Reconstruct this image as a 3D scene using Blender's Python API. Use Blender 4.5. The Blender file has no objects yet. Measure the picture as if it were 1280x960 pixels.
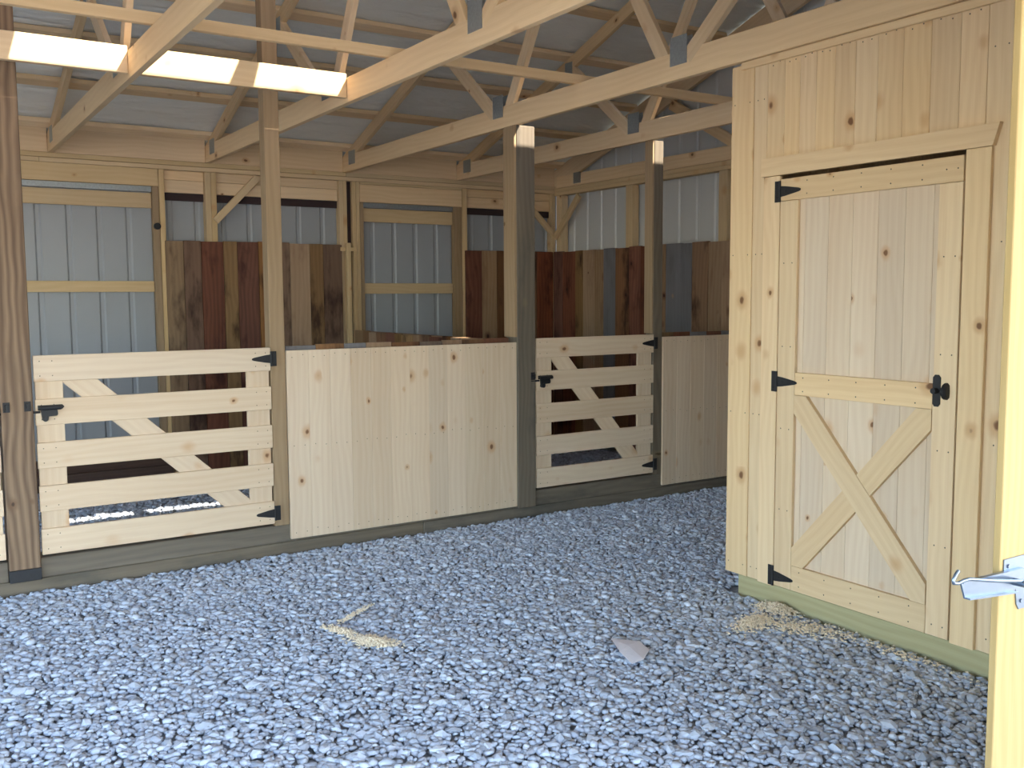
import bpy, bmesh, math, random
import numpy as np
from mathutils import Vector, Matrix

random.seed(7)
rng = np.random.default_rng(7)
S = bpy.context.scene
C = S.collection

# ------------------------------------------------------------------ camera, sky, sun, exposure
F, YAW, PITCH, ROLL, CAMH = 1209.6, .571475, -.09052, -.006004, 1.55
def cam_axes():
    cy, sy, cp, sp = math.cos(YAW), math.sin(YAW), math.cos(PITCH), math.sin(PITCH)
    fwd = Vector((sy*cp, cy*cp, sp)); right = Vector((cy, -sy, 0)); up = right.cross(fwd)
    c, s = math.cos(ROLL), math.sin(ROLL)
    return c*right + s*up, -s*right + c*up, fwd
RIGHT, UP, FWD = cam_axes()
cam_d = bpy.data.cameras.new('camera'); cam = bpy.data.objects.new('camera', cam_d); C.objects.link(cam)
m = Matrix((RIGHT, UP, -FWD)).transposed().to_4x4(); m.translation = (0, 0, CAMH)
cam.matrix_world = m
cam_d.sensor_width = 36; cam_d.lens = 36*F/1280; cam_d.clip_start = .05; cam_d.clip_end = 400
S.camera = cam

SUN_DIR = Vector((-.55, .65, -1.0)).normalized()          # the way the light travels
w = bpy.data.worlds.new('sky'); S.world = w; w.use_nodes = True
nt = w.node_tree; nt.nodes.clear()
sky = nt.nodes.new('ShaderNodeTexSky'); sky.sky_type = 'NISHITA'; sky.sun_disc = False
sky.sun_elevation = math.asin(-SUN_DIR.z); sky.sun_rotation = math.atan2(-SUN_DIR.x, -SUN_DIR.y)
bg = nt.nodes.new('ShaderNodeBackground'); bg.inputs[1].default_value = 0.62
wo = nt.nodes.new('ShaderNodeOutputWorld')
nt.links.new(sky.outputs[0], bg.inputs[0]); nt.links.new(bg.outputs[0], wo.inputs[0])
sun_d = bpy.data.lights.new('sun', 'SUN'); sun_d.energy = 9.0; sun_d.angle = math.radians(.53); sun_d.color = (1, .91, .78)
sun = bpy.data.objects.new('sun', sun_d); C.objects.link(sun)
sun.rotation_euler = SUN_DIR.to_track_quat('-Z', 'Y').to_euler(); sun.location = (4, -6, 9)
vs = S.view_settings; vs.view_transform = 'Standard'; vs.look = 'None'; vs.gamma = 1; vs.use_curve_mapping = False
vs.exposure = 1.42

# ------------------------------------------------------------------ materials
def newmat(name):
    m = bpy.data.materials.new(name); m.use_nodes = True
    t = m.node_tree; t.nodes.clear()
    out = t.nodes.new('ShaderNodeOutputMaterial'); b = t.nodes.new('ShaderNodeBsdfPrincipled')
    t.links.new(b.outputs[0], out.inputs[0])
    return m, t, b
class G:
    """small node-graph helper"""
    def __init__(s, t): s.t = t
    def n(s, kind, **k):
        x = s.t.nodes.new(kind)
        for a, v in k.items(): setattr(x, a, v)
        return x
    def put(s, sock, v):
        if isinstance(v, bpy.types.NodeSocket): s.t.links.new(v, sock)
        else: sock.default_value = v
    def math(s, op, a, b=0.0, c=None, clamp=False):
        x = s.n('ShaderNodeMath', operation=op); x.use_clamp = clamp
        s.put(x.inputs[0], a); s.put(x.inputs[1], b)
        if c is not None: s.put(x.inputs[2], c)
        return x.outputs[0]
    def vmath(s, op, a, b):
        x = s.n('ShaderNodeVectorMath', operation=op); s.put(x.inputs[0], a); s.put(x.inputs[1], b); return x.outputs[0]
    def noise(s, vec, scale, detail=2, rough=.5, dist=0):
        x = s.n('ShaderNodeTexNoise'); s.put(x.inputs['Vector'], vec)
        x.inputs['Scale'].default_value = scale; x.inputs['Detail'].default_value = detail
        x.inputs['Roughness'].default_value = rough; x.inputs['Distortion'].default_value = dist
        return x.outputs['Fac']
    def mix(s, f, a, b, blend='MIX'):
        x = s.n('ShaderNodeMix', data_type='RGBA', blend_type=blend)
        s.put(x.inputs[0], f); s.put(x.inputs[6], a); s.put(x.inputs[7], b); return x.outputs[2]
    def ramp(s, f, stops, interp='LINEAR'):
        x = s.n('ShaderNodeValToRGB'); s.put(x.inputs[0], f); cr = x.color_ramp; cr.interpolation = interp
        while len(cr.elements) < len(stops): cr.elements.new(.5)
        for e, (p, c) in zip(cr.elements, stops):
            e.position = p; e.color = (*c, 1) if len(c) == 3 else c
        return x.outputs[0]
    def smooth(s, v, a, b):
        x = s.n('ShaderNodeMapRange', interpolation_type='SMOOTHSTEP'); s.put(x.inputs[0], v)
        x.inputs[1].default_value = a; x.inputs[2].default_value = b; return x.outputs[0]
    def bump(s, h, strength, dist=.01):
        x = s.n('ShaderNodeBump'); s.put(x.inputs['Height'], h)
        x.inputs['Strength'].default_value = strength; x.inputs['Distance'].default_value = dist; return x.outputs[0]

def rgb(*c): return (*c, 1.0)

def wood(name, light, dark, ring=.5, knots=.35, knotcol=(.16, .07, .03), halo=(.55, .30, .14), var=.12,
         rough=.65, kscale=4.6, ksize=.10, stains=None, palette=None, hues=None):
    m, t, b = newmat(name); g = G(t)
    at = g.n('ShaderNodeAttribute', attribute_name='grain'); oi = g.n('ShaderNodeObjectInfo'); r = oi.outputs['Random']
    off = g.n('ShaderNodeCombineXYZ')
    for i, k in enumerate((37.0, 91.0, 53.0)): t.links.new(g.math('MULTIPLY', r, k), off.inputs[i])
    v = g.vmath('ADD', at.outputs['Vector'], off.outputs[0])
    warp = g.noise(g.vmath('MULTIPLY', v, (1.2, 3.5, 3.5)), 1.0, 2)
    sep = g.n('ShaderNodeSeparateXYZ'); t.links.new(v, sep.inputs[0])
    # growth rings: bands across the board bent by a slow noise
    ph = g.math('ADD', g.math('MULTIPLY', sep.outputs[1], 160.0), g.math('MULTIPLY', warp, 26.0))
    ph = g.math('ADD', ph, g.math('MULTIPLY', sep.outputs[2], 120.0))
    rings = g.math('MULTIPLY_ADD', g.math('SINE', ph), .5, .5)
    fine = g.noise(g.vmath('MULTIPLY', v, (2.0, 130.0, 130.0)), 1.0, 2)
    broad = g.noise(g.vmath('MULTIPLY', v, (.8, 7.0, 7.0)), 1.0, 2)
    f = g.math('MULTIPLY', rings, ring*.45)
    f = g.math('ADD', f, g.math('MULTIPLY_ADD', fine, .5, -.15))
    f = g.math('ADD', f, g.math('MULTIPLY_ADD', broad, .9, -.35), clamp=True)
    col = g.mix(f, rgb(*light), rgb(*dark))
    if palette:
        pc = g.ramp(r, palette, 'CONSTANT')
        col = g.mix(g.math('MULTIPLY', f, .6, clamp=True), pc, rgb(*dark))
    # per board tone
    r2 = g.math('FRACT', g.math('MULTIPLY', r, 17.31))
    hs = g.n('ShaderNodeHueSaturation'); t.links.new(g.math('MULTIPLY_ADD', r2, 2*var, 1-var), hs.inputs['Value'])
    r3 = g.math('FRACT', g.math('MULTIPLY', r, 71.7))
    t.links.new(g.math('MULTIPLY_ADD', r3, var*1.6, 1-var*.8), hs.inputs['Saturation']); t.links.new(col, hs.inputs['Color'])
    col = hs.outputs[0]
    if stains:
        sn = g.noise(g.vmath('MULTIPLY', v, (2.2, 6.0, 6.0)), 1.0, 4, .6)
        col = g.mix(g.math('MULTIPLY', g.smooth(sn, .48, .72), stains[0]), col, rgb(*stains[1]))
    if knots > 0:
        wn = g.n('ShaderNodeTexNoise'); t.links.new(v, wn.inputs['Vector']); wn.inputs['Scale'].default_value = 22
        kv = g.vmath('ADD', g.vmath('MULTIPLY', v, (1.0, 1.35, .15)), g.vmath('MULTIPLY', wn.outputs['Color'], (.022, .022, 0)))
        vo = g.n('ShaderNodeTexVoronoi'); t.links.new(kv, vo.inputs['Vector']); vo.inputs['Scale'].default_value = kscale
        sc = g.n('ShaderNodeSeparateColor'); t.links.new(vo.outputs['Color'], sc.inputs[0])
        on = g.math('GREATER_THAN', sc.outputs[0], 1-knots)
        size = g.math('MULTIPLY_ADD', sc.outputs[1], 1.0, .35)
        d = g.math('DIVIDE', vo.outputs['Distance'], size)
        hal = g.math('MULTIPLY', g.math('SUBTRACT', 1.0, g.smooth(d, ksize*.8, ksize*2.6)), g.math('MULTIPLY', on, .65))
        col = g.mix(hal, col, rgb(*halo))
        kn = g.math('MULTIPLY', g.math('SUBTRACT', 1.0, g.smooth(d, ksize*.55, ksize)), g.math('MULTIPLY', on, .9))
        col = g.mix(kn, col, rgb(*knotcol))
    t.links.new(col, b.inputs['Base Color']); b.inputs['Roughness'].default_value = rough
    b.inputs['Specular IOR Level'].default_value = .25
    t.links.new(g.bump(g.math('ADD', fine, g.math('MULTIPLY', rings, .3)), .12, .004), b.inputs['Normal'])
    return m

M = {}
M['pine'] = wood('pale_pine', (.80, .60, .36), (.65, .43, .235), ring=.5, knots=.85, var=.06)
M['pine_panel'] = wood('whitewood_board', (.73, .585, .425), (.60, .43, .285), ring=.5, knots=.85, var=.06)
M['truss'] = wood('framing_lumber', (.82, .61, .37), (.67, .46, .255), ring=.5, knots=.45, var=.10)
M['stud'] = wood('stud_lumber', (.67, .50, .29), (.54, .37, .19), ring=.45, knots=.4, var=.08)
M['treated'] = wood('treated_lumber', (.20, .165, .122), (.105, .086, .065), ring=.6, knots=.3, knotcol=(.06, .04, .02), halo=(.22, .17, .10), var=.10, stains=(.6, (.075, .073, .062)))
M['treated_light'] = wood('weathered_post', (.38, .265, .155), (.25, .17, .095), ring=.6, knots=.3, knotcol=(.12, .07, .03), halo=(.32, .22, .12), var=.06)
M['treated_green'] = wood('green_treated_lumber', (.46, .42, .24), (.34, .29, .15), ring=.7, knots=.3, knotcol=(.10, .06, .02), halo=(.3, .22, .1), var=.05)
M['brown_post'] = wood('brown_treated_lumber', (.29, .195, .12), (.12, .075, .048), ring=1.5, knots=.3, knotcol=(.05, .03, .02), halo=(.16, .09, .05), var=.05, stains=(.6, (.16, .10, .06)))
M['barn'] = wood('old_barn_plank', (.25, .135, .075), (.07, .035, .023), ring=.6, knots=.35, knotcol=(.03, .012, .01), halo=(.08, .03, .02), var=.25, stains=(.9, (.035, .015, .011)),
    palette=[(0, (.22, .115, .06)), (.2, (.28, .155, .08)), (.36, (.19, .075, .04)), (.5, (.26, .165, .09)), (.64, (.23, .115, .057)), (.76, (.30, .20, .115)), (.86, (.14, .062, .037)), (.93, (.19, .135, .10))])
M['barn_red'] = wood('old_red_plank', (.24, .095, .057), (.07, .027, .02), ring=.6, knots=.35, knotcol=(.03, .012, .01), halo=(.08, .03, .02), var=.2, stains=(.9, (.04, .013, .010)))
M['barn_grey'] = wood('grey_painted_plank', (.20, .195, .205), (.13, .12, .12), ring=.3, knots=.1, var=.08, stains=(.3, (.09, .07, .06)))
M['barn_tan'] = wood('tan_plank', (.40, .27, .165), (.25, .145, .08), ring=.5, knots=.3, knotcol=(.05, .02, .015), halo=(.14, .06, .035), var=.12, stains=(.35, (.12, .05, .03)))
M['barn_dark_shaded'] = wood('dark_shaded_kick_plank', (.10, .06, .045), (.05, .028, .02), ring=.5, knots=.1, var=.1)  # dark wood, with the shade low on the wall painted into its colour
M['jamb'] = wood('yellow_pine', (.44, .32, .145), (.36, .24, .095), ring=.8, knots=.4, kscale=3.2, ksize=.05, var=.03)

def simple(name, col, rough=.5, metal=0.0, var=.0, scale=8.0, bump=.0):
    m, t, b = newmat(name); g = G(t)
    tc = g.n('ShaderNodeTexCoord'); n = g.noise(tc.outputs['Object'], scale, 4, .6)
    c = g.mix(n, rgb(*[x*(1-var) for x in col]), rgb(*[min(1, x*(1+var)) for x in col]))
    t.links.new(c, b.inputs['Base Color']); b.inputs['Roughness'].default_value = rough; b.inputs['Metallic'].default_value = metal
    if bump: t.links.new(g.bump(n, bump, .01), b.inputs['Normal'])
    return m
M['sheet'] = simple('grey_sheet_metal', (.33, .345, .36), .42, .0, .04, 3)
M['sheet_gable'] = simple('pale_grey_sheet_metal', (.60, .60, .58), .36, .0, .04, 3)
M['black'] = simple('black_hardware', (.008, .008, .010), .6, 0., .3, 30)
M['tar'] = simple('black_post_base', (.02, .02, .022), .7, 0, .3, 25, .2)
M['dark'] = simple('gap_shade_strip', (.035, .018, .018), .8, 0, .2, 10)  # shade inside the wall gaps, painted as a dark colour
M['gusset'] = simple('galvanised_gusset', (.34, .37, .38), .45, .7, .3, 60, .3)
M['zinc'] = simple('zinc_hook', (.20, .25, .33), .3, .8, .12, 30)
M['sawdust'] = simple('sawdust_chip', (.88, .74, .54), .9, 0, .15, 60)
M['paper'] = simple('paper_scrap', (.80, .78, .84), .8, 0, .06, 40)
M['nail'] = simple('nail_head', (.10, .085, .07), .5, .5, .2, 50)
M['soil'] = simple('gravel_bed', (.33, .35, .38), .95, 0, .5, 60, .6)
M['yard'] = simple('yard_ground', (.40, .37, .32), .95, 0, .3, 2, .3)
M['roofing'] = simple('roof_metal', (.45, .46, .48), .4, .3, .1, 4)

def membrane():
    m, t, b = newmat('roof_underlay'); g = G(t)
    tc = g.n('ShaderNodeTexCoord'); o = tc.outputs['Object']
    rot = g.n('ShaderNodeMapping'); t.links.new(o, rot.inputs[0]); rot.inputs['Rotation'].default_value = (0, 0, .5); rot.inputs['Scale'].default_value = (1.2, 7, 1)
    n = g.noise(rot.outputs[0], 1.6, 3, .55, .6); n2 = g.noise(o, 1.3, 2)
    c = g.mix(n2, rgb(.78, .78, .74), rgb(.86, .86, .81)); t.links.new(c, b.inputs['Base Color'])
    b.inputs['Roughness'].default_value = .38; b.inputs['Metallic'].default_value = 0.0
    t.links.new(g.bump(n, .55, .05), b.inputs['Normal']); return m
M['membrane'] = membrane()

def gravel():
    m, t, b = newmat('crushed_limestone'); g = G(t)
    ge = g.n('ShaderNodeNewGeometry'); oi = g.n('ShaderNodeObjectInfo')
    r = g.math('FRACT', g.math('ADD', ge.outputs['Random Per Island'], oi.outputs['Random']))
    tc = g.n('ShaderNodeTexCoord'); n = g.noise(tc.outputs['Object'], 55, 3)
    c = g.ramp(r, [(0, (.38, .41, .47)), (.3, (.49, .53, .605)), (.7, (.575, .62, .705)), (1, (.69, .74, .82))])
    c = g.mix(g.math('MULTIPLY', n, .25), c, rgb(.32, .34, .38))
    t.links.new(c, b.inputs['Base Color']); b.inputs['Roughness'].default_value = .85
    b.inputs['Specular IOR Level'].default_value = .2
    return m
M['gravel'] = gravel()

# ------------------------------------------------------------------ geometry helpers
def link(name, me, parent=None, mat=None):
    o = bpy.data.objects.new(name, me); C.objects.link(o)
    if mat is not None and me is not None and not me.materials: me.materials.append(M[mat])
    if parent: o.parent = parent
    return o
def empty(name, loc=(0, 0, 0)):
    o = bpy.data.objects.new(name, None); C.objects.link(o); o.location = loc; o.empty_display_size = .1
    return o
def tag(o, label=None, cat=None, group=None, kind=None):
    if label: o['label'] = label
    if cat: o['category'] = cat
    if group: o['group'] = group
    if kind: o['kind'] = kind
    return o
def root_at(name, loc, label=None, cat=None, group=None, kind=None):
    return tag(empty(name, loc), label, cat, group, kind)

def set_grain(me, co):
    a = me.attributes.new('grain', 'FLOAT_VECTOR', 'POINT'); a.data.foreach_set('vector', np.asarray(co, np.float32).ravel())

CACHE = {}
def box_mesh(L, W, T, mat, ch=.0025):
    """chamfered board: length on x, width on y, thickness on z, centred"""
    key = (round(L, 3), round(W, 4), round(T, 4), mat, ch)
    if key in CACHE: return CACHE[key]
    bm = bmesh.new(); bmesh.ops.create_cube(bm, size=1)
    for v in bm.verts: v.co = (v.co.x*L, v.co.y*W, v.co.z*T)
    if ch > 0:
        bmesh.ops.bevel(bm, geom=bm.edges[:], offset=min(ch, T*.3, W*.3, L*.3), segments=1, affect='EDGES')
    me = bpy.data.meshes.new('board'); bm.to_mesh(me); bm.free()
    co = np.empty(len(me.vertices)*3, np.float32); me.vertices.foreach_get('co', co); set_grain(me, co)
    me.materials.append(M[mat]); CACHE[key] = me
    return me

def place(o, mat_world, parent):
    if parent:
        o.parent = parent; o.matrix_parent_inverse = Matrix.Identity(4)
        o.matrix_local = Matrix.Translation(-WORLD[parent.name]) @ mat_world
    else: o.matrix_world = mat_world
    WORLD[o.name] = mat_world.translation.copy()
WORLD = {}
def root(name, loc, **k):
    o = root_at(name, loc, **k); WORLD[o.name] = Vector(loc); return o

def bx(name, x0, x1, y0, y1, z0, z1, mat, parent, ch=.0025, flip=False):
    """axis-aligned board whose grain follows its longest side"""
    d = [(x1-x0, 0), (y1-y0, 1), (z1-z0, 2)]
    s = sorted(d, reverse=True); (L, a), (W, b_), (T, c) = s
    me = box_mesh(L, W, T, mat, ch)
    o = bpy.data.objects.new(name, me); C.objects.link(o)
    ex = [Vector((0, 0, 0)) for _ in range(3)]
    ex[0][a] = 1; ex[1][b_] = 1; ex[2] = ex[0].cross(ex[1])
    m = Matrix(ex).transposed().to_4x4(); m.translation = ((x0+x1)/2, (y0+y1)/2, (z0+z1)/2)
    place(o, m, parent)
    return o
def beam(name, a, b, W, T, side, mat, parent, ch=.0025):
    """board from a to b; T is measured along `side`, W across both"""
    a, b, side = Vector(a), Vector(b), Vector(side).normalized()
    ex = (b-a); L = ex.length; ex.normalize()
    ez = (side - ex*side.dot(ex)).normalized(); ey = ez.cross(ex)
    o = bpy.data.objects.new(name, box_mesh(L, W, T, mat, ch)); C.objects.link(o)
    m = Matrix((ex, ey, ez)).transposed().to_4x4(); m.translation = (a+b)/2
    place(o, m, parent)
    return o
def mesh_obj(name, verts, faces, mat, parent, loc=(0, 0, 0), smooth=False):
    me = bpy.data.meshes.new(name); me.from_pydata([tuple(v) for v in verts], [], faces); me.update()
    set_grain(me, [tuple(v) for v in verts])
    if smooth: me.polygons.foreach_set('use_smooth', [True]*len(me.polygons))
    me.materials.append(M[mat]); o = bpy.data.objects.new(name, me); C.objects.link(o)
    place(o, Matrix.Translation(loc), parent)
    return o
def bm_obj(name, bm, mat, parent, loc=(0, 0, 0), rot=None, smooth=False):
    bmesh.ops.recalc_face_normals(bm, faces=bm.faces[:])
    me = bpy.data.meshes.new(name); bm.to_mesh(me); bm.free(); me.materials.append(M[mat])
    if smooth: me.polygons.foreach_set('use_smooth', [True]*len(me.polygons))
    o = bpy.data.objects.new(name, me); C.objects.link(o)
    m = (rot.to_4x4() if rot else Matrix.Identity(4)); m.translation = loc
    place(o, m, parent); return o
def bm_prism(bm, pts, z0, z1):
    """extrude a 2-D outline (x, y) between z0 and z1"""
    lo = [bm.verts.new((x, y, z0)) for x, y in pts]; hi = [bm.verts.new((x, y, z1)) for x, y in pts]
    n = len(pts); bm.faces.new(lo[::-1]); bm.faces.new(hi)
    for i in range(n): bm.faces.new((lo[i], lo[(i+1) % n], hi[(i+1) % n], hi[i]))
def bm_cyl(bm, p0, p1, r, seg=12):
    p0, p1 = Vector(p0), Vector(p1); d = p1-p0
    q = d.to_track_quat('Z', 'Y').to_matrix().to_4x4(); q.translation = (p0+p1)/2
    bmesh.ops.create_cone(bm, cap_ends=True, segments=seg, radius1=r, radius2=r, depth=d.length, matrix=q)
def tube_obj(name, pts, r, mat, parent, loc):
    cu = bpy.data.curves.new(name, 'CURVE'); cu.dimensions = '3D'; cu.bevel_depth = r; cu.bevel_resolution = 3; cu.use_fill_caps = True
    sp = cu.splines.new('POLY'); sp.points.add(len(pts)-1)
    for p, q in zip(sp.points, pts): p.co = (*(Vector(q)-Vector(loc)), 1)
    tmp = bpy.data.objects.new('tmp', cu); C.objects.link(tmp)
    me = bpy.data.meshes.new_from_object(tmp.evaluated_get(bpy.context.evaluated_depsgraph_get()))
    bpy.data.objects.remove(tmp); bpy.data.curves.remove(cu)
    me.materials.clear(); me.materials.append(M[mat]); me.polygons.foreach_set('use_smooth', [True]*len(me.polygons))
    o = bpy.data.objects.new(name, me); C.objects.link(o); place(o, Matrix.Translation(loc), parent); return o

def sheet(name, p0, p1, ztop, z0, nrm, parent, pitch=.2286, rib=.011, phase=0.0, mat='sheet'):
    """ribbed steel sheet from p0 to p1 (plan points); ztop is a number or a function of distance; ribs stand away along -nrm"""
    p0, p1 = Vector((*p0, 0)), Vector((*p1, 0)); L = (p1-p0).length; d = (p1-p0)/L; n = Vector((*nrm, 0))
    prof = [(0, 0)]
    k = 0
    while True:
        c = phase + k*pitch; k += 1
        if c - .03 > L: break
        for a, h in ((-.026, 0), (-.012, 1), (.012, 1), (.026, 0)):
            if 0 < c+a < L: prof.append((c+a, h*rib))
    prof.append((L, 0)); prof.sort()
    vs_, fs = [], []
    for s_, h in prof:
        q = p0 + d*s_ - n*h
        zt = ztop(s_) if callable(ztop) else ztop
        vs_ += [(q.x, q.y, z0), (q.x, q.y, zt)]
    for i in range(len(prof)-1): fs.append((2*i, 2*i+2, 2*i+3, 2*i+1))
    base = Vector(((p0.x+p1.x)/2, (p0.y+p1.y)/2, z0))
    return mesh_obj(name, [Vector(v)-base for v in vs_], fs, mat, parent, base)

def nails(name, pts, nrm, parent, r=.0035):
    """nail heads: a joined scatter of small discs"""
    n = Vector(nrm); u = n.orthogonal().normalized(); v = n.cross(u); vv, ff = [], []
    base = Vector(pts[0])
    for p in pts:
        p = Vector(p) - base; k = len(vv)
        vv.append(p + n*.0015)
        for i in range(6):
            a = i*math.pi/3; vv.append(p + u*r*math.cos(a) + v*r*math.sin(a))
        ff += [(k, k+1+i, k+1+(i+1) % 6) for i in range(6)]
    o = mesh_obj(name, vv, ff, 'nail', parent, base); o['kind'] = 'stuff'; return o

def strips(a, b, w, jitter=0.0):
    """cut a..b into strips about w wide"""
    n = max(1, round((b-a)/w)); e = [a+(b-a)*i/n for i in range(n+1)]
    for i in range(1, n): e[i] += random.uniform(-jitter, jitter)*w
    return list(zip(e[:-1], e[1:]))

# ------------------------------------------------------------------ roof shape
YB, YF = 8.487, 1.273                   # inner faces of the long walls
YR = 4.88                               # ridge
SL = .345
def under(y): return 2.80 + SL*(8.34 - y) if y >= YR else 2.80 + SL*(y - (2*YR - 8.34))   # underside of top chords
CH = .105                               # top chord, measured upright
XR, XL = 6.06, -3.72

# ------------------------------------------------------------------ floor, ground
floor = root('floor', (1.2, 4.9, -.03), kind='structure')
bx('gravel_bed', XL, 6.2, YF-.05, 8.6, -.06, -.018, 'soil', floor, 0)
yard = mesh_obj('floor_yard', [(-60, -70, 0), (60, -70, 0), (60, 0, 0), (-60, 0, 0)], [(0, 1, 2, 3)], 'yard', None, (0, YF-.05, -.03))
tag(yard, kind='structure')

# stones: chipped icosahedra
PHI = (1+5**.5)/2
ICO = np.array([(-1, PHI, 0), (1, PHI, 0), (-1, -PHI, 0), (1, -PHI, 0), (0, -1, PHI), (0, 1, PHI), (0, -1, -PHI), (0, 1, -PHI), (PHI, 0, -1), (PHI, 0, 1), (-PHI, 0, -1), (-PHI, 0, 1)])
ICO /= np.linalg.norm(ICO[0])
ICF = np.array([(0, 11, 5), (0, 5, 1), (0, 1, 7), (0, 7, 10), (0, 10, 11), (1, 5, 9), (5, 11, 4), (11, 10, 2), (10, 7, 6), (7, 1, 8), (3, 9, 4), (3, 4, 2), (3, 2, 6), (3, 6, 8), (3, 8, 9), (4, 9, 5), (2, 4, 11), (6, 2, 10), (8, 6, 7), (9, 8, 1)])
NP = 24
PROTO = ICO[None]*(1+rng.uniform(-.30, .22, (NP, 12, 1)))*np.stack([rng.uniform(.95, 1.45, NP), rng.uniform(.75, 1.0, NP), rng.uniform(.5, .72, NP)], 1)[:, None, :]
def project(P):
    q = P - np.array([0, 0, CAMH]); x = q@np.array(RIGHT); y = q@np.array(UP); z = q@np.array(FWD)
    z = np.where(z < .1, .1, z)
    return 640+F*x/z, 480-F*y/z, z
sp = .0235
gx, gy = np.meshgrid(np.arange(-1.5, 6.0, sp), np.arange(1.35, 8.45, sp))
P = np.stack([gx.ravel(), gy.ravel(), np.zeros(gx.size)], 1)
P[:, :2] += rng.uniform(-.46, .46, (len(P), 2))*sp
px, py, pz = project(P)
keep = (px > -170) & (px < 1450) & (py < 1150)
keep &= ~((P[:, 0] > 3.64) & (P[:, 1] < 3.62)) & ~((P[:, 1] > 5.585) & (P[:, 1] < 5.76))
keep &= ~((P[:, 1] > 5.7) & (rng.random(len(P)) < .35))
P, px, py, pz = P[keep], px[keep], py[keep], pz[keep]
N = len(P)
rad = np.clip(rng.lognormal(math.log(.0150), .27, N), .0085, .028)
lift = rng.uniform(-.008, .001, N)
yaw = rng.uniform(0, 2*math.pi, N); tilt = rng.normal(0, .25, N); kind = rng.integers(0, NP, N)
infr = (px > 8) & (px < 1225) & (py > 500) & (py < 950) & (P[:, 1] < 5.5)
size = np.where(infr, rad/pz, 0); big = np.argsort(-size)[:300]
mask = np.zeros(N, bool); mask[big] = True
meshes = []
for k in range(NP):
    me = bpy.data.meshes.new('stone'); me.from_pydata([tuple(v) for v in PROTO[k]], [], [tuple(f) for f in ICF]); me.materials.append(M['gravel']); meshes.append(me)
for i in big:
    o = bpy.data.objects.new('stone', meshes[kind[i]]); C.objects.link(o)
    r = float(rad[i])
    mm = Matrix.LocRotScale(Vector((P[i, 0], P[i, 1], float(lift[i])+.002)), Matrix.Rotation(yaw[i], 3, 'Z') @ Matrix.Rotation(tilt[i], 3, 'X'), Vector((r, r, r)))
    place(o, mm, floor)
idx = np.where(~mask)[0]
V = PROTO[kind[idx]]*rad[idx, None, None]
ct, st = np.cos(tilt[idx])[:, None], np.sin(tilt[idx])[:, None]
y2, z2 = V[..., 1]*ct - V[..., 2]*st, V[..., 1]*st + V[..., 2]*ct
cy_, sy_ = np.cos(yaw[idx])[:, None], np.sin(yaw[idx])[:, None]
V = np.stack([V[..., 0]*cy_ - y2*sy_, V[..., 0]*sy_ + y2*cy_, z2], -1)
V += np.stack([P[idx, 0]-1.2, P[idx, 1]-4.9, lift[idx]+.03], 1)[:, None, :]
FV = (ICF[None] + (np.arange(len(idx))*12)[:, None, None]).reshape(-1, 3)
me = bpy.data.meshes.new('gravel'); me.vertices.add(V.shape[0]*12); me.vertices.foreach_set('co', V.reshape(-1).astype(np.float32))
me.loops.add(FV.size); me.loops.foreach_set('vertex_index', FV.reshape(-1).astype(np.int32))
me.polygons.add(len(FV)); me.polygons.foreach_set('loop_start', np.arange(0, FV.size, 3, dtype=np.int32))
me.update(calc_edges=True); me.materials.append(M['gravel'])
gv = bpy.data.objects.new('gravel', me); C.objects.link(gv); place(gv, Matrix.Translation((1.2, 4.9, -.03)), floor); gv['kind'] = 'stuff'

# ------------------------------------------------------------------ ceiling: underlay, purlins, roofing
ceil = root('ceiling', (1.2, YR, 3.9), kind='structure')
PT = .038
def slope(name, ya, yb, mat, lift, thick, sag=0.0):
    nx, ny = 60, 60
    xs = np.linspace(XL-.3, XR+.3, nx); ys = np.linspace(ya, yb, ny); vv = []
    for y in ys:
        for x in xs:
            z = under(y) + CH + lift + (sag*(math.sin(x*3.1+y*2)*.5+math.sin(x*7.3-y*9)*.5) if sag else 0)
            vv.append((x-1.2, y-YR, z-3.9))
    ff = [(j*nx+i, j*nx+i+1, (j+1)*nx+i+1, (j+1)*nx+i) for j in range(ny-1) for i in range(nx-1)]
    return mesh_obj(name, vv, ff, mat, ceil, (1.2, YR, 3.9), smooth=True)
GAP0, GAP1 = 4.588, 4.690              # the ridge is not capped yet on the front side
slope('underlay', GAP1, 8.75, 'membrane', PT+.012, 0, .006)
slope('underlay', 1.0, GAP0, 'membrane', PT+.012, 0, .006)
slope('roofing', GAP1, 8.85, 'roofing', PT+.04, 0)
slope('roofing', 1.0, GAP0, 'roofing', PT+.04, 0)
for y in (8.38, 7.80, 7.22, 6.64, 6.07, 5.50, 4.98, 4.78, 4.46, 4.02, 3.52, 2.94, 2.36, 1.78, 1.20):
    z = under(y) + CH + PT/2
    sd = Vector((0, SL if y > YR else -SL, 1))
    beam('purlin', (XL-.1, y, z), (XR-.02, y, z), .089, PT, sd, 'truss', ceil)

shade_roof = root('ceiling_shade_roof', (1.2, -.8, 2.7), kind='structure')  # unseen flat roof, added out of view to cut the light on the jamb
bx('shade_roof_slab', XL-.3, XR+.3, -3.0, 1.02, 2.72, 2.76, 'roofing', shade_roof, 0)
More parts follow.
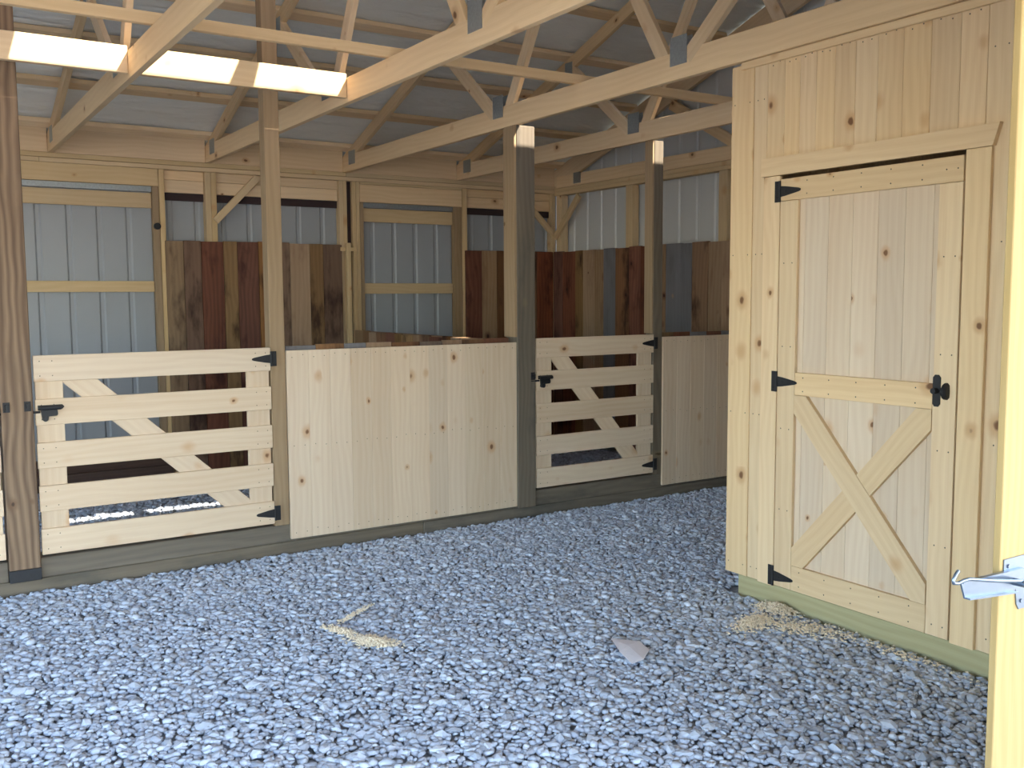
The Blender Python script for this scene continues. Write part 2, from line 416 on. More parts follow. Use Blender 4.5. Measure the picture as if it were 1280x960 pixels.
# ------------------------------------------------------------------ roof trusses
LAB = {-1: 'timber roof truss just past the left edge, beyond the brown post',
       0: 'leftmost timber roof truss, its chord crossing the sunlit board at top left',
       1: 'timber roof truss where the sunlit boards end, second from the left',
       2: 'long timber roof truss resting on the closet front and the thick post',
       3: 'timber roof truss behind the closet corner, over the small right gate post'}
XT = [-.08, 1.15, 2.38, 3.64, 4.85]
def truss(xt, label, gable=False):
    r = root('roof_truss', (xt, YR, 2.70), label=label, cat='roof truss', group='roof trusses across the barn')
    T = .038
    y0, y1 = 2*YR-8.60, 8.60
    bx('bottom_chord', xt-T/2, xt+T/2, y0+.08, y1-.08, 2.70, 2.845, 'truss', r)
    dz = CH/2
    for s in (1, -1):
        ye, yr = YR + s*(8.70-YR), YR + s*.012
        beam('top_chord', (xt, ye, under(ye)+dz), (xt, yr, under(YR+s*.012)+dz), CH*.945, T, (1, 0, 0), 'truss', r)
        yn = YR + s*.91; ym = YR + s*1.74
        beam('web', (xt+.001, YR+s*.80, 2.80), (xt+.001, YR+s*.06, under(YR)+.02), .089, T*.95, (1, 0, 0), 'truss', r)
        beam('web', (xt-.001, YR+s*.97, 2.80), (xt-.001, ym, under(YR+s*1.74)+.03), .089, T*.95, (1, 0, 0), 'truss', r)
        for fx in (-1, 1):
            xx = xt + fx*(T/2+.001)
            bx('gusset_plate', xx-.001, xx+.001, yn-.065, yn+.065, 2.775, 2.925, 'gusset', r, 0)
            yh = YR + s*(8.30-YR)
            bx('gusset_plate', xx-.001, xx+.001, yh-.07, yh+.07, 2.755, 2.875, 'gusset', r, 0)
            bx('gusset_plate', xx-.001, xx+.001, ym-.05, ym+.05, under(YR+s*1.74)-.03, under(YR+s*1.74)+.07, 'gusset', r, 0)
    for fx in (-1, 1):
        xx = xt + fx*(T/2+.001)
        bx('gusset_plate', xx-.001, xx+.001, YR-.09, YR+.09, 3.90, 4.03, 'gusset', r, 0)
    return r
for i, x in enumerate(XT): truss(x, LAB[i-1])

# long brace lying on the bottom chords, and the sunlit boards between trusses
br = root('brace_board', (2.4, 4.93, 2.845), label='long thin timber brace lying across the truss chords', cat='brace')
bx('lath', -1.2, XR-.06, 4.90, 4.938, 2.848, 2.905, 'truss', br)
for k, (a, b_) in enumerate(((XT[0]+.02, XT[1]-.02), (XT[1]+.02, XT[2]-.02))):
    o = bx('header_board', a, b_, 5.46, 5.498, 2.727, 2.868, 'pine', None)
    tag(o, ('bright sunlit board between trusses at the left edge, above the brown post',
            'bright sunlit board between trusses, crossing the tall slender post')[k], 'board', 'sunlit boards between trusses')

# ------------------------------------------------------------------ back wall
wb = root('wall_back', (1.2, 8.58, 0), kind='structure')
sheet('metal_sheet', (XL, 8.585), (6.15, 8.585), 2.95, -.03, (0, -1), wb, phase=.07)
# plates and headers
def bw(name, x0, x1, z0, z1, mat='stud', y0=YB, y1=8.575, **k): return bx(name, x0, x1, y0, y1, z0, z1, mat, wb, **k)
bw('top_plate', XL, 3.64, 2.663, 2.70, y0=YB-.005); bw('top_plate', 3.642, 6.05, 2.663, 2.70, y0=YB-.005)
bw('plate', XL, 1.06, 2.626, 2.661); bw('plate', 1.062, 6.05, 2.626, 2.661, y0=YB+.003)
for a, b_ in zip([XL]+[x+.021 for x in XT], [x-.021 for x in XT]+[6.02]):
    bx('rim_board', a, b_, 8.50, 8.538, 2.703, 2.90, 'truss', wb)
bw('header', .60, 1.958, 2.482, 2.624, 'stud', y1=8.525)
bw('header', 3.775, 4.876, 2.438, 2.60, 'truss', y1=8.525); bw('plate', 3.775, 4.876, 2.602, 2.624)
for a, b_ in ((2.010, 2.343), (2.444, 3.569), (4.938, 5.97)):
    bw('header', a, b_, 2.545, 2.624, 'truss', y0=8.525, y1=8.563); bw('header', a, b_, 2.44, 2.543, 'truss', y0=8.53, y1=8.563)
    bw('gap_shade', a, b_, 2.375, 2.438, 'dark', y0=8.545, y1=8.562, ch=0)  # dark strip painted in for the shade above the metal sheet
bw('gap_shade', 3.646, 3.698, .02, 2.62, 'dark', y0=8.53, y1=8.56, ch=0)  # shade between the paired studs, drawn as a dark strip
for a, b_ in ((1.963, 2.007), (2.345, 2.392), (2.394, 2.441), (3.572, 3.608), (3.610, 3.645), (3.70, 3.735), (3.737, 3.772), (4.88, 4.935), (5.972, 6.02)):
    bw('stud', a, b_, 0, 2.624)
bw('stud', .60, .66, 0, 2.48)
beam('knee_brace', (2.42, 8.475, 2.21), (2.80, 8.475, 2.60), .06, .03, (0, 1, 0), 'stud', wb)
beam('knee_brace', (5.985, 8.47, 2.19), (5.62, 8.47, 2.53), .06, .03, (0, 1, 0), 'stud', wb)
bx('cross_lath', 3.555, 3.71, 8.435, 8.455, 1.976, 2.010, 'stud', wb); bx('lath', 3.598, 3.640, 8.40, 8.433, .9, 2.05, 'stud', wb)
# planks on the wall
def planks(x0, x1, ztop, mats, width=.165):
    for k, (a, b_) in enumerate(strips(x0, x1, width, .2)):
        bx('plank', a+.0015, b_-.0015, 8.455+random.uniform(-.004, .004), 8.483, .03, ztop+random.uniform(-.006, .006), mats[k % len(mats)], wb)
planks(1.99, 3.575, 2.037, ['barn', 'barn', 'barn_red', 'barn', 'barn_red', 'barn', 'barn', 'barn_tan', 'barn'])
planks(4.90, 5.965, 2.012, ['barn_red', 'barn_tan', 'barn', 'barn_red', 'barn'])
bx('kick_board', .70, 1.985, 8.44, 8.478, .0, .135, 'barn_dark_shaded', wb); bx('kick_board', .70, 1.985, 8.44, 8.478, .138, .26, 'barn_dark_shaded', wb)

# the two back doors
def back_door(name, x0, x1, ztop, tb, rail, jl, jr):
    d = root(name, ((x0+x1)/2, 8.54, 0), kind='structure')
    sheet('metal_sheet', (x0, 8.556), (x1, 8.556), ztop, .05, (0, -1), d, phase=.11)
    bx('top_board', x0+.002, x1-.002, 8.515, 8.534, tb[0], tb[1], 'stud', d)
    bx('rail', x0+.002, x1-.002, 8.515, 8.534, rail[0], rail[1], 'stud', d)
    bx('track', x0, x1, 8.515, 8.55, ztop, ztop+.045, 'gusset', d, 0)
    for a, b_ in (jl, jr): bx('jamb', a, b_, 8.49, 8.553, 0.02, ztop+.045, 'treated_light', d)
    return d
back_door('door_2', .70, 1.905, 2.435, (2.30, 2.425), (1.604, 1.694), (.665, .698), (1.907, 1.960))
back_door('door_3', 3.815, 4.785, 2.390, (2.258, 2.385), (1.581, 1.681), (3.775, 3.812), (4.788, 4.876))
b = bpy.data.objects['door_2']; bm = bmesh.new(); bm_cyl(bm, (0, 0, 0), (0, -.03, 0), .028, 14); bm_obj('roller_knob', bm, 'black', b, (1.935, 8.489, 2.15))

# ------------------------------------------------------------------ gable wall on the right
wr = root('wall_right', (6.10, 5, 0), kind='structure')
y_a, y_b = 8.58, 1.30
def gtop(s_):
    y = y_a - s_; return under(y) + CH + PT
sheet('metal_sheet', (6.105, y_a), (6.105, y_b), gtop, -.03, (-1, 0), wr, phase=.1, mat='sheet_gable')
def gw(name, y0, y1, z0, z1, mat='stud', x0=6.0, x1=6.085, **k): return bx(name, x0, x1, y0, y1, z0, z1, mat, wr, **k)
gw('top_plate', 3.7, 8.486, 2.600, 2.637); gw('top_plate', 3.7, 8.486, 2.639, 2.676, x0=6.005)
gw('gable_chord', 3.7, 8.45, 2.68, 2.80, 'truss', x0=6.01, x1=6.05)
for y in (8.40, 7.252, 6.015, 4.80):
    gw('stud', y-.05, y+.05, 0, 2.598, x0=6.003)
beam('rake_chord', (6.03, 8.55, under(8.55)+.02), (6.03, YR, under(YR)-.02), .19, .038, (1, 0, 0), 'truss', wr)
beam('rake_chord', (6.03, 1.5, under(1.5)+.02), (6.03, YR, under(YR)-.02), .19, .038, (1, 0, 0), 'truss', wr)
beam('web', (6.03, 5.3, 2.8), (6.03, 4.9, 3.85), .09, .038, (1, 0, 0), 'truss', wr)
beam('web', (6.03, 5.85, 2.78), (6.03, 6.7, 3.26), .09, .038, (1, 0, 0), 'truss', wr)
gw('gusset_plate', 8.03, 8.15, 2.70, 2.81, 'gusset', x0=6.005, x1=6.009, ch=0)
beam('knee_brace', (5.985, 8.44, 2.16), (5.985, 8.02, 2.57), .07, .03, (1, 0, 0), 'stud', wr)
mats = ['barn_red', 'barn_red', 'barn', 'barn_tan', 'barn_tan', 'barn_grey', 'barn', 'barn_red', 'barn_red', 'barn_tan', 'barn_grey', 'barn_grey', 'barn', 'barn_tan', 'barn_tan', 'barn']
for k, (a, b_) in enumerate(strips(3.65, 8.45, .175, .2)[::-1]):
    bx('plank', 5.965+random.uniform(-.004, .003), 5.997, a+.0015, b_-.0015, .03, 2.008+random.uniform(-.006, .006), mats[k % len(mats)], wr)

# left gable and front wall (beside and behind the camera)
wl = root('wall_left', (XL-.05, 5, 0), kind='structure')
sheet('metal_sheet', (XL-.03, 5.62), (XL-.03, y_a), lambda s_: under(5.62+s_)+CH+PT, -.03, (1, 0), wl)
sheet('metal_sheet', (XL-.03, y_b), (XL-.03, 5.62), lambda s_: under(y_b+s_)+CH+PT, 2.65, (1, 0), wl)      # the aisle end stands open below
wf = root('wall_front', (3, YF, 0), kind='structure')
sheet('metal_sheet', (2.52, YF+.02), (6.15, YF+.02), 2.80, -.03, (0, 1), wf)
sheet('metal_sheet', (XL, YF+.02), (-2.6, YF+.02), 2.80, -.03, (0, 1), wf)
bx('header', -2.6, 2.6, YF+.03, YF+.11, 2.56, 2.70, 'stud', wf)

# ------------------------------------------------------------------ sill under the stall fronts
sill = root('trim_1', (3, 5.67, 0), kind='structure')
bx('sill_timber', -1.2, 2.90, 5.60, 5.74, -.02, .070, 'treated', sill, .004)
bx('sill_timber', 2.902, 5.96, 5.60, 5.74, -.02, .070, 'treated', sill, .004)
P1, P2, P3, P4 = (.462, .612), (1.893, 1.984), (3.629, 3.778), (4.868, 4.957)
for a, b_ in ((-1.2, P1[0]-.001), (P1[1]+.001, P3[0]-.001), (P3[1]+.001, 5.96)):
    bx('sill_timber', a, b_, 5.600, 5.738, .071, .178, 'treated', sill, .004)

# ------------------------------------------------------------------ posts
def tin(parent, x0, x1, z0, z1, y): bx('base_wrap', x0, x1, y, y+.002, z0, z1, 'tar', parent, 0)
p = root('timber_post', (.537, 5.64, .07), label='thick reddish brown post at the left edge with black base', cat='post', group='posts along the stall fronts')
bx('post', P1[0], P1[1], 5.565, 5.711, .135, 3.80, 'brown_post', p, .004)
bx('base_wrap', P1[0]-.001, P1[1]+.001, 5.562, 5.712, .0715, .136, 'tar', p, .002)
p1 = p
p = root('timber_post', (1.938, 5.64, .178), label='tall slender post right of the wide gate, rising to the rafters', cat='post', group='posts along the stall fronts')
bx('post', P2[0], P2[1], 5.588, 5.678, .179, 3.81, 'treated_light', p, .003); p2 = p
p = root('timber_post', (3.70, 5.64, .07), label='thick greenish post between the boarded stall panel and the narrow gate', cat='post', group='posts along the stall fronts')
bx('post', P3[0], P3[1], 5.570, 5.711, .0715, 2.699, 'treated', p, .004); p3 = p
bx('side_board', P3[0]-.019, P3[0]-.0005, 5.572, 5.711, 1.27, 2.698, 'treated_light', p, .002)
p = root('timber_post', (4.91, 5.64, .178), label='slender post carrying the hinges of the narrow gate, near the closet', cat='post', group='posts along the stall fronts')
bx('post', P4[0], P4[1], 5.588, 5.678, .179, 2.699, 'treated', p, .003); p4 = p

bx('side_board', P4[0]-.016, P4[0]-.0005, 5.590, 5.678, 1.262, 2.698, 'treated_light', p4, .002)

# ------------------------------------------------------------------ hardware
def t_hinge(parent, pos, direction, face, L=.115, ph=.088, pw=.032):
    """T hinge: pos = pin on the face, direction = way the strap points, face = outward normal"""
    ex, ez = Vector(direction), Vector(face); ey = ez.cross(ex)
    bm = bmesh.new()
    bm_prism(bm, [(-pw, -ph/2), (-.002, -ph/2), (-.002, ph/2), (-pw, ph/2)], 0, .004)
    bm_prism(bm, [(.002, -.026), (L*.3, -.022), (L*.9, -.009), (L, -.004), (L, .004), (L*.9, .009), (L*.3, .022), (.002, .026)], .0005, .004)
    bm_cyl(bm, (0, -ph/2, .004), (0, ph/2, .004), .006, 10)
    for q in (-.3, .3): bm_cyl(bm, (-pw*.5, ph*q, .003), (-pw*.5, ph*q, .006), .005, 8)
    for q in (.3, .6, .85): bm_cyl(bm, (L*q, 0, .003), (L*q, 0, .0058), .004, 8)
    return bm_obj('hinge', bm, 'black', parent, pos, Matrix((ex, ey, ez)).transposed())
def bolt_latch(parent, pos, s):
    """black barrel latch on a gate slat (s = +1: bolt points to -x)"""
    bm = bmesh.new()
    bm_prism(bm, [(0, -.012), (s*.118, -.010), (s*.128, .002), (s*.118, .014), (0, .014)], -.004, 0)
    bm_cyl(bm, (s*.0, 0, -.020), (s*.11, 0, -.020), .011, 12)
    bm_prism(bm, [(s*.018, -.06), (s*.045, -.062), (s*.05, -.045), (s*.088, -.043), (s*.094, -.035), (s*.09, 0), (s*.012, 0)], -.020, -.003)
    bm_cyl(bm, (s*.032, -.056, -.026), (s*.032, -.056, 0), .015, 12)
    o = bm_obj('latch', bm, 'black', parent, pos, Matrix(((1, 0, 0), (0, 0, 1), (0, 1, 0))).transposed())
    bm = bmesh.new(); bm_cyl(bm, (-s*.062, -.021, 0), (s*.01, -.021, 0), .0065, 10)
    bm_obj('bolt', bm, 'black', o, pos)
    return o
def keeper(parent, pos):
    bm = bmesh.new()
    bm_prism(bm, [(-.016, -.026), (.016, -.026), (.016, .026), (-.016, .026)], -.003, 0)
    for q in (-1, 1): bm_prism(bm, [(-.006, q*.010), (.006, q*.010), (.006, q*.016), (-.006, q*.016)], -.022, 0)
    bm_prism(bm, [(-.006, -.016), (.006, -.016), (.006, .016), (-.006, .016)], -.026, -.0215)
    return bm_obj('latch_keeper', bm, 'black', parent, pos, Matrix(((1, 0, 0), (0, 0, 1), (0, 1, 0))).transposed())

# ------------------------------------------------------------------ gates
def gate(x0, x1, hinge_right, label, latch=True, slope_=0.0):
    g_ = root('stall_gate', ((x0+x1)/2, 5.60, .198), label=label, cat='gate', group='slatted stall gates')
    n = []
    for k in range(5):
        zt = 1.256 - .2303*k
        bx('slat', x0, x1, 5.576, 5.595, zt-.137, zt, 'pine_panel', g_)
        for xx in (x0+.03, x0+.09, x1-.03, x1-.09):
            for zz in (zt-.03, zt-.107): n.append((xx, 5.5759, zz))
    sw = .135
    bx('stile', x0+.006, x0+.006+sw, 5.5955, 5.6145, .200, 1.250, 'pine_panel', g_)
    bx('stile', x1-.006-sw, x1-.006, 5.5955, 5.6145, .200, 1.250, 'pine_panel', g_)
    a, b_ = (x0+sw+.03, 1.17), (x1-sw-.02, .29)
    if not hinge_right: a, b_ = (x0+sw+.02, .29), (x1-sw-.03, 1.17)
    beam('diagonal_brace', (a[0], 5.605, a[1]), (b_[0], 5.605, b_[1]), .125, .0185, (0, 1, 0), 'pine_panel', g_)
    hx = x1+.003 if hinge_right else x0-.003
    for z in (1.190, .262):
        t_hinge(g_, (hx, 5.5745, z), (-1, 0, 0) if hinge_right else (1, 0, 0), (0, -1, 0))
    zl = 1.256 - .2303 - .045
    if hinge_right: bolt_latch(g_, (x0+.012, 5.5755, zl), 1)
    else: bolt_latch(g_, (x1-.012, 5.5755, zl), -1)
    nails('nails', n, (0, -1, 0), g_, .003)
    return g_
gate(.622, 1.889, True, 'wide pale slatted gate between the brown post and the tall slender post')
gate(3.790, 4.864, True, 'narrow pale slatted gate between the thick greenish post and the closet')
gate(-.83, .452, False, 'pale slatted gate cut off by the left edge, beyond the brown post')
zk = 1.256-.2303-.045+.014
keeper(p1, (.585, 5.5645, zk)); keeper(p1, (.487, 5.5645, zk)); keeper(p3, (3.755, 5.5695, zk))

# ------------------------------------------------------------------ boarded stall fronts and partition
def panel(x0, x1, label, w=.137):
    r = root('stall_barrier', ((x0+x1)/2, 5.60, .09), label=label, cat='stall barrier', group='boarded stall fronts')
    n = []
    for a, b_ in strips(x0, x1, w):
        bx('board', a+.0004, b_-.0004, 5.577, 5.597, .088, 1.234, 'pine_panel', r, .0016)
        for z in (.13, .66, 1.20):
            for q in (.25, .75): n.append((a+(b_-a)*q, 5.5769, z+random.uniform(-.01, .01)))
    nails('nails', n, (0, -1, 0), r, .003)
    for k, (a, b_) in enumerate(strips(x0+.02, x1-.02, .17, .15)):
        bx('plank', a+.001, b_-.001, 5.645, 5.668, .182, 1.262+random.uniform(-.006, .004), random.choice(['barn', 'barn', 'barn_tan', 'barn_grey']), r)
    bx('backing_rail', x0+.005, x1-.005, 5.600, 5.643, 1.13, 1.222, 'stud', r)
    bx('backing_rail', x0+.005, x1-.005, 5.600, 5.643, .182, .27, 'stud', r)
    return r
panel(1.987, 3.626, 'long pale boarded stall front between the tall slender post and the thick greenish post')
panel(4.960, 5.955, 'short pale boarded stall front partly hidden by the closet corner')

pt = root('stall_partition', (3.70, 7.08, 0), label='low dark plank partition running back from the thick greenish post', cat='partition')
for k, (a, b_) in enumerate(strips(5.72, 8.39, .165, .2)):
    bx('plank', 3.655, 3.678, a+.0015, b_-.0015, .03, 1.238+random.uniform(-.008, .008), ['barn', 'barn_red', 'barn', 'barn_tan', 'barn'][k % 5], pt)
bx('top_rail', 3.68, 3.77, 5.72, 8.39, 1.195, 1.234, 'barn_tan', pt)
bx('bottom_rail', 3.68, 3.72, 5.72, 8.39, .05, .14, 'stud', pt)

# ------------------------------------------------------------------ closet (tack room)
XC = 3.654
wc = root('wall_closet', (XC, 2.5, 0), kind='structure')
n = []
def cb(name, y0, y1, z0, z1, mat='pine', x0=XC, x1=XC+.02, parent=None, ch=.002): return bx(name, x0, x1, y0, y1, z0, z1, mat, parent or wc, ch)
cb('corner_board', 3.456, 3.603, .103, 2.688, x0=XC-.004)
for a, b_ in ((3.368, 3.454),): cb('board', a, b_, .103, 2.688)
edges = [3.368, 3.262, 3.17, 3.075, 2.97, 2.86, 2.745, 2.62, 2.49, 2.36, 2.245]
for b_, a in zip(edges[:-1], edges[1:]):
    cb('board', a+.0006, b_-.0006, 2.124, 2.688)
    for q in (.3, .7): n.append((XC-.0002, a+(b_-a)*q, 2.655+random.uniform(-.008, .008)))
cb('board', 2.130, 2.2435, .103, 2.688)
for b_, a in zip([2.129, 2.00, 1.86, 1.72, 1.58, 1.45], [2.00, 1.86, 1.72, 1.58, 1.45, 1.32]): cb('board', a+.0006, b_-.0006, .103, 2.688)
for z in (.16, .95, 1.75, 2.5):
    for y in (3.58, 3.48, 3.43, 3.39, 2.215, 2.16, 2.10): n.append((XC-.0045 if y > 3.456 else XC-.0002, y, z))
nails('nails', n, (-1, 0, 0), wc)
for k, (a, b_) in enumerate(strips(XC+.022, 6.0, .14)): bx('board', a+.0005, b_-.0005, 3.575, 3.595, .103, 2.688, 'pine', wc)
bx('top_plate', XC-.012, XC+.08, 1.32, 3.53, 2.6885, 2.699, 'pine', wc); bx('top_trim', XC-.018, XC-.0005, 1.32, 3.53, 2.662, 2.6975, 'pine', wc)
skirt = root('baseboard_closet', (XC+.03, 2.5, 0), kind='structure')
bx('skirt_board', XC+.008, XC+.046, 1.32, 3.522, -.02, .102, 'treated_green', skirt, .003)
bx('skirt_board', XC+.047, 5.95, 3.484, 3.522, -.02, .102, 'treated_green', skirt, .003)

tr = root('trim_2', (XC-.01, 2.78, 1.1), kind='structure')
cb('casing', 3.264, 3.366, .1035, 2.119, x0=XC-.020, x1=XC-.0005, parent=tr)
cb('casing', 2.203, 2.308, .1035, 2.119, x0=XC-.020, x1=XC-.0005, parent=tr)
hv = [(0, 3.380, 2.121), (0, 2.196, 2.121), (0, 2.170, 2.207), (0, 3.380, 2.207)]
vv = [(x-.012, y-2.78, z-2.16) for x in (-.0125, .0115) for _, y, z in hv]
vg = [(v[1], v[2], v[0]) for v in vv]
o = mesh_obj('header_casing', vv, [(0, 1, 2, 3), (7, 6, 5, 4), (0, 4, 5, 1), (1, 5, 6, 2), (2, 6, 7, 3), (3, 7, 4, 0)], 'pine', tr, (XC, 2.78, 2.16))
o.data.attributes['grain'].data.foreach_set('vector', np.array(vg, np.float32).ravel())

d = root('door_1', (XC, 2.785, .11), kind='structure')
def dbx(name, y0, y1, z0, z1, x0, x1, ch=.002): return bx(name, x0, x1, y0, y1, z0, z1, 'pine', d, ch)
DY0, DY1, DZ0, DZ1 = 2.316, 3.258, .112, 2.100
for a, b_ in strips(DY0+.004, DY1-.004, .133):
    bx('board', XC+.0, XC+.018, a+.0005, b_-.0005, DZ0+.002, DZ1-.002, 'pine_panel', d, .0015)
xf, xb = XC-.020, XC-.0005
dbx('stile', 3.152, DY1, DZ0, 1.995, xf, xb); dbx('stile', DY0, 2.420, DZ0, 1.995, xf, xb)
dbx('rail', DY0, DY1, 1.997, DZ1, xf, xb); dbx('rail', 2.422, 3.150, 1.070, 1.178, xf, xb); dbx('rail', 2.422, 3.150, DZ0, .235, xf, xb)
A, B = (3.150, 1.066), (2.423, .240)
def strip_poly(name, pts, x0, x1, u):
    """braces cut to fit the frame: outline in (y, z)"""
    u = Vector(u).normalized(); w_ = Vector((-u.y, u.x)); c = sum((Vector(p) for p in pts), Vector((0, 0)))/len(pts)
    vv = [(x-XC, p[0]-c.x, p[1]-c.y) for x in (x0, x1) for p in pts]; k = len(pts)
    ff = [tuple(range(k)), tuple(range(2*k-1, k-1, -1))] + [(i, i+k, (i+1) % k+k, (i+1) % k) for i in range(k)]
    o = mesh_obj(name, vv, ff, 'pine', d, (XC, c.x, c.y))
    gr = [(Vector(v[1:]).dot(u), Vector(v[1:]).dot(w_), v[0]) for v in vv]
    o.data.attributes['grain'].data.foreach_set('vector', np.array(gr, np.float32).ravel())
    bm = bmesh.new(); bm.from_mesh(o.data); bmesh.ops.recalc_face_normals(bm, faces=bm.faces[:]); bm.to_mesh(o.data); bm.free()
    return o
def cut_line(p, q, hw):
    """two parallel lines around p-q clipped to the frame opening"""
    y0, y1, z0, z1 = 2.423, 3.149, .2365, 1.0685
    p, q = Vector(p), Vector(q); u = (q-p).normalized(); n_ = Vector((-u.y, u.x))
    poly = [p+n_*hw-u*.5, q+n_*hw+u*.5, q-n_*hw+u*.5, p-n_*hw-u*.5]
    for ax, lim, sg in ((0, y0, 1), (0, y1, -1), (1, z0, 1), (1, z1, -1)):
        out = []
        for i in range(len(poly)):
            a, b_ = poly[i], poly[(i+1) % len(poly)]; da, db = sg*(a[ax]-lim), sg*(b_[ax]-lim)
            if da >= 0: out.append(a)
            if da*db < 0: out.append(a + (b_-a)*(da/(da-db)))
        poly = out
    return poly, u
pl, u = cut_line(A, B, .055); strip_poly('cross_brace', pl, xf-.002, xb, u)
mid = ((A[0]+B[0])/2, (A[1]+B[1])/2)
uu = (Vector(B)-Vector(A)).normalized(); nn = Vector((-uu.y, uu.x))
pl, u = cut_line((3.150, .240), (2.423, 1.066), .055)
def half(poly, sg):
    out = []
    f = lambda v: sg*((v-Vector(mid)).dot(nn)) - .056
    for i in range(len(poly)):
        a, b_ = poly[i], poly[(i+1) % len(poly)]; da, db = f(a), f(b_)
        if da >= 0: out.append(a)
        if da*db < 0: out.append(a + (b_-a)*(da/(da-db)))
    return out
for sg in (1, -1): strip_poly('cross_brace', half(pl, sg), xf, xb, u)
for z in (2.042, 1.128, .160):
    t_hinge(d, (XC-.0205, 3.261, z), (0, -1, 0), (-1, 0, 0), L=.125, ph=.10, pw=.030)
nn_ = []
for z in (.16, .5, .9, 1.3, 1.7, 2.05):
    for y in (3.23, 3.18, 2.39, 2.34): nn_.append((xf-.0002, y, z))
for y in (3.1, 2.95, 2.8, 2.65, 2.5):
    for z in (1.09, 1.155, .14, .21, 2.02, 2.08): nn_.append((xf-.0002, y, z))
nails('nails', nn_, (-1, 0, 0), d)
# black door latch: back plate, ring, knob
bm = bmesh.new()
bm_prism(bm, [(-.017, -.055), (-.008, -.066), (.008, -.066), (.017, -.055), (.017, .055), (.008, .066), (-.008, .066), (-.017, .055)], 0, .005)
bm_cyl(bm, (0, 0, .004), (0, 0, .03), .012, 14)
lt = bm_obj('latch', bm, 'black', d, (xf-.0005, 2.400, 1.150), Matrix(((0, 1, 0), (0, 0, 1), (-1, 0, 0))).transposed())
bm = bmesh.new(); prof = [(0, .028), (.024, .030), (.035, .038), (.035, .048), (.026, .056), (0, .058)]
seg = 18; ringsv = [[bm.verts.new((r_*math.cos(2*math.pi*i/seg), r_*math.sin(2*math.pi*i/seg), h)) for i in range(seg)] if r_ else [bm.verts.new((0, 0, h))] for r_, h in prof]
for ra, rb in zip(ringsv[:-1], ringsv[1:]):
    for i in range(seg):
        j = (i+1) % seg
        if len(ra) == 1: bm.faces.new((ra[0], rb[i], rb[j]))
        elif len(rb) == 1: bm.faces.new((ra[i], ra[j], rb[0]))
        else: bm.faces.new((ra[i], ra[j], rb[j], rb[i]))
bm_obj('knob', bm, 'black', lt, (xf-.0005, 2.400, 1.150), Matrix(((0, 1, 0), (0, 0, 1), (-1, 0, 0))).transposed())

# ------------------------------------------------------------------ door jamb at the right edge with a zinc hook latch
jb = root('trim_3', (2.34, YF, 0), kind='structure')
bx('jamb_board', 2.190, 2.50, YF-.006, YF+.013, -.01, 2.70, 'jamb', jb, .002)
bx('jamb_post', 2.52, 2.66, YF+.03, YF+.17, -.02, 2.56, 'stud', jb, .003)
hl = root('hook_latch', (2.25, YF-.01, .80), label='shiny zinc hook latch screwed to the yellow door jamb at right', cat='latch')
yj = YF-.0065
bm = bmesh.new()
bm_prism(bm, [(2.202-2.25, .872-.86), (2.36-2.25, .872-.86), (2.36-2.25, .918-.86), (2.202-2.25, .918-.86)], -.003, 0)
bm_prism(bm, [(2.262-2.25, .80-.86), (2.272-2.25, .785-.86), (2.36-2.25, .785-.86), (2.36-2.25, .872-.86), (2.25-2.25, .872-.86)], -.003, 0)
for q in ((-.03, .04), (.03, -.055)): bm_cyl(bm, (q[0], q[1], -.006), (q[0], q[1], -.002), .005, 10)
bm_obj('mounting_plate', bm, 'zinc', hl, (2.25, yj, .86), Matrix(((1, 0, 0), (0, 0, 1), (0, 1, 0))).transposed())
bm = bmesh.new()
ch_ = [(2.022, .893), (2.040, .853), (2.24, .835), (2.27, .868), (2.27, .885)]
bm_prism(bm, [(a-2.14, b_-.86) for a, b_ in ch_], -.008, -.0035)
bm_prism(bm, [(2.022-2.14, .893-.86), (2.27-2.14, .885-.86), (2.27-2.14, .890-.86), (2.022-2.14, .897-.86)], -.014, -.0035)
bm_prism(bm, [(2.040-2.14, .853-.86), (2.24-2.14, .835-.86), (2.24-2.14, .838-.86), (2.040-2.14, .857-.86)], -.020, -.0035)
bm_obj('latch_arm', bm, 'zinc', hl, (2.14, yj, .86), Matrix(((1, 0, 0), (0, 0, 1), (0, 1, 0))).transposed())
tube_obj('hook_rod', [(1.990, yj-.02, .930), (1.980, yj-.02, .922), (1.971, yj-.02, .911), (1.974, yj-.02, .904), (1.990, yj-.02, .901), (2.010, yj-.02, .904), (2.03, yj-.022, .905), (2.12, yj-.03, .888), (2.235, yj-.03, .868)], .0042, 'zinc', hl, (2.1, yj-.02, .90))
bm = bmesh.new(); bm_cyl(bm, (0, 0, 0), (0, -.036, 0), .009, 12); bm_obj('pivot_bolt', bm, 'zinc', hl, (2.235, yj-.003, .862))

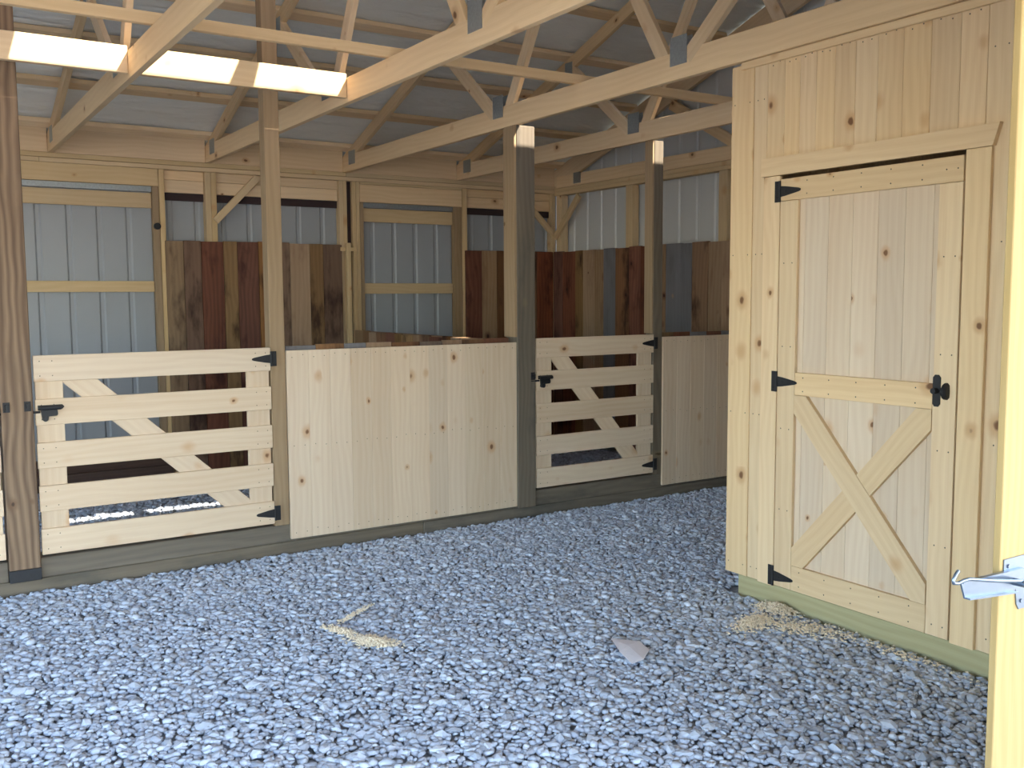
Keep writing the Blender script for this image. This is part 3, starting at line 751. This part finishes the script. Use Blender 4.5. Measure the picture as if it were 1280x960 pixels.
# ------------------------------------------------------------------ litter on the gravel
def chips(name, label, spots, count, seedv):
    r_ = np.random.default_rng(seedv); vv, ff = [], []
    base = Vector((spots[0][0], spots[0][1], .0))
    wts = np.array([s_[2]*s_[3]*s_[5] for s_ in spots]); wts /= wts.sum()
    for _ in range(count):
        s_ = spots[r_.choice(len(spots), p=wts)]
        a, q = r_.normal(0, .5), r_.normal(0, .5)
        ca, sa = math.cos(s_[4]), math.sin(s_[4])
        x, y = s_[0] + a*s_[2]*ca - q*s_[3]*sa, s_[1] + a*s_[2]*sa + q*s_[3]*ca
        if x > XC-.006 and y < 3.61: x = XC - .006 - abs(r_.normal(0, .03))
        e = a*a + q*q
        z = .006 + s_[6]*math.exp(-e*2) * r_.random() + r_.uniform(0, .008)
        L_ = r_.uniform(.004, .011); th = r_.uniform(0, 6.28); k = len(vv)
        for j in range(3):
            an = th + j*2.09; vv.append((x-base.x+L_*math.cos(an), y-base.y+L_*math.sin(an), z + r_.uniform(-.003, .003)))
        vv.append((x-base.x, y-base.y, z+L_*.5)); ff += [(k, k+1, k+3), (k+1, k+2, k+3), (k+2, k, k+3), (k+2, k+1, k)]
    o = mesh_obj(name, vv, ff, 'sawdust', None, base)
    return tag(o, label, 'sawdust', 'sawdust on the gravel', 'stuff')
chips('sawdust', 'pale sawdust patch in the middle of the gravel floor', [(1.75, 3.90, .10, .05, -1.0, 1.6, .014), (1.69, 4.10, .10, .03, -1.2, .8, .006), (1.82, 4.28, .16, .02, .6, .3, .003)], 2400, 3)
chips('sawdust', 'pale sawdust heap at the foot of the closet skirt', [(3.60, 3.20, .08, .10, 0, 1.4, .03), (3.36, 3.13, .14, .06, .35, 1.3, .014), (3.48, 2.95, .20, .10, -1.0, .35, .006), (3.58, 2.5, .35, .05, 1.57, .15, .003)], 2600, 4)
pv = [(2.646, 3.307), (2.72, 3.20), (2.70, 3.11), (2.60, 3.03), (2.536, 3.029), (2.56, 3.14), (2.63, 3.17)]
zz = [.022, .026, .020, .024, .018, .030, .034]
vv = [(a-2.62, b_-3.15, z) for (a, b_), z in zip(pv, zz)]; vv += [(x, y, z-.0012) for x, y, z in vv]
tri = [(0, 6, 1), (1, 6, 2), (2, 6, 3), (3, 6, 5), (3, 5, 4), (0, 5, 6)]
ff = tri + [(c+7, b_+7, a+7) for a, b_, c in tri]
ed = [0, 1, 2, 3, 4, 5]
ff += [(ed[i], ed[i]+7, ed[(i+1) % 6]+7, ed[(i+1) % 6]) for i in range(6)]
o = mesh_obj('paper_scrap', vv, ff, 'paper', None, (2.62, 3.15, 0)); tag(o, 'crumpled pale lilac paper scrap lying on the gravel', 'paper')
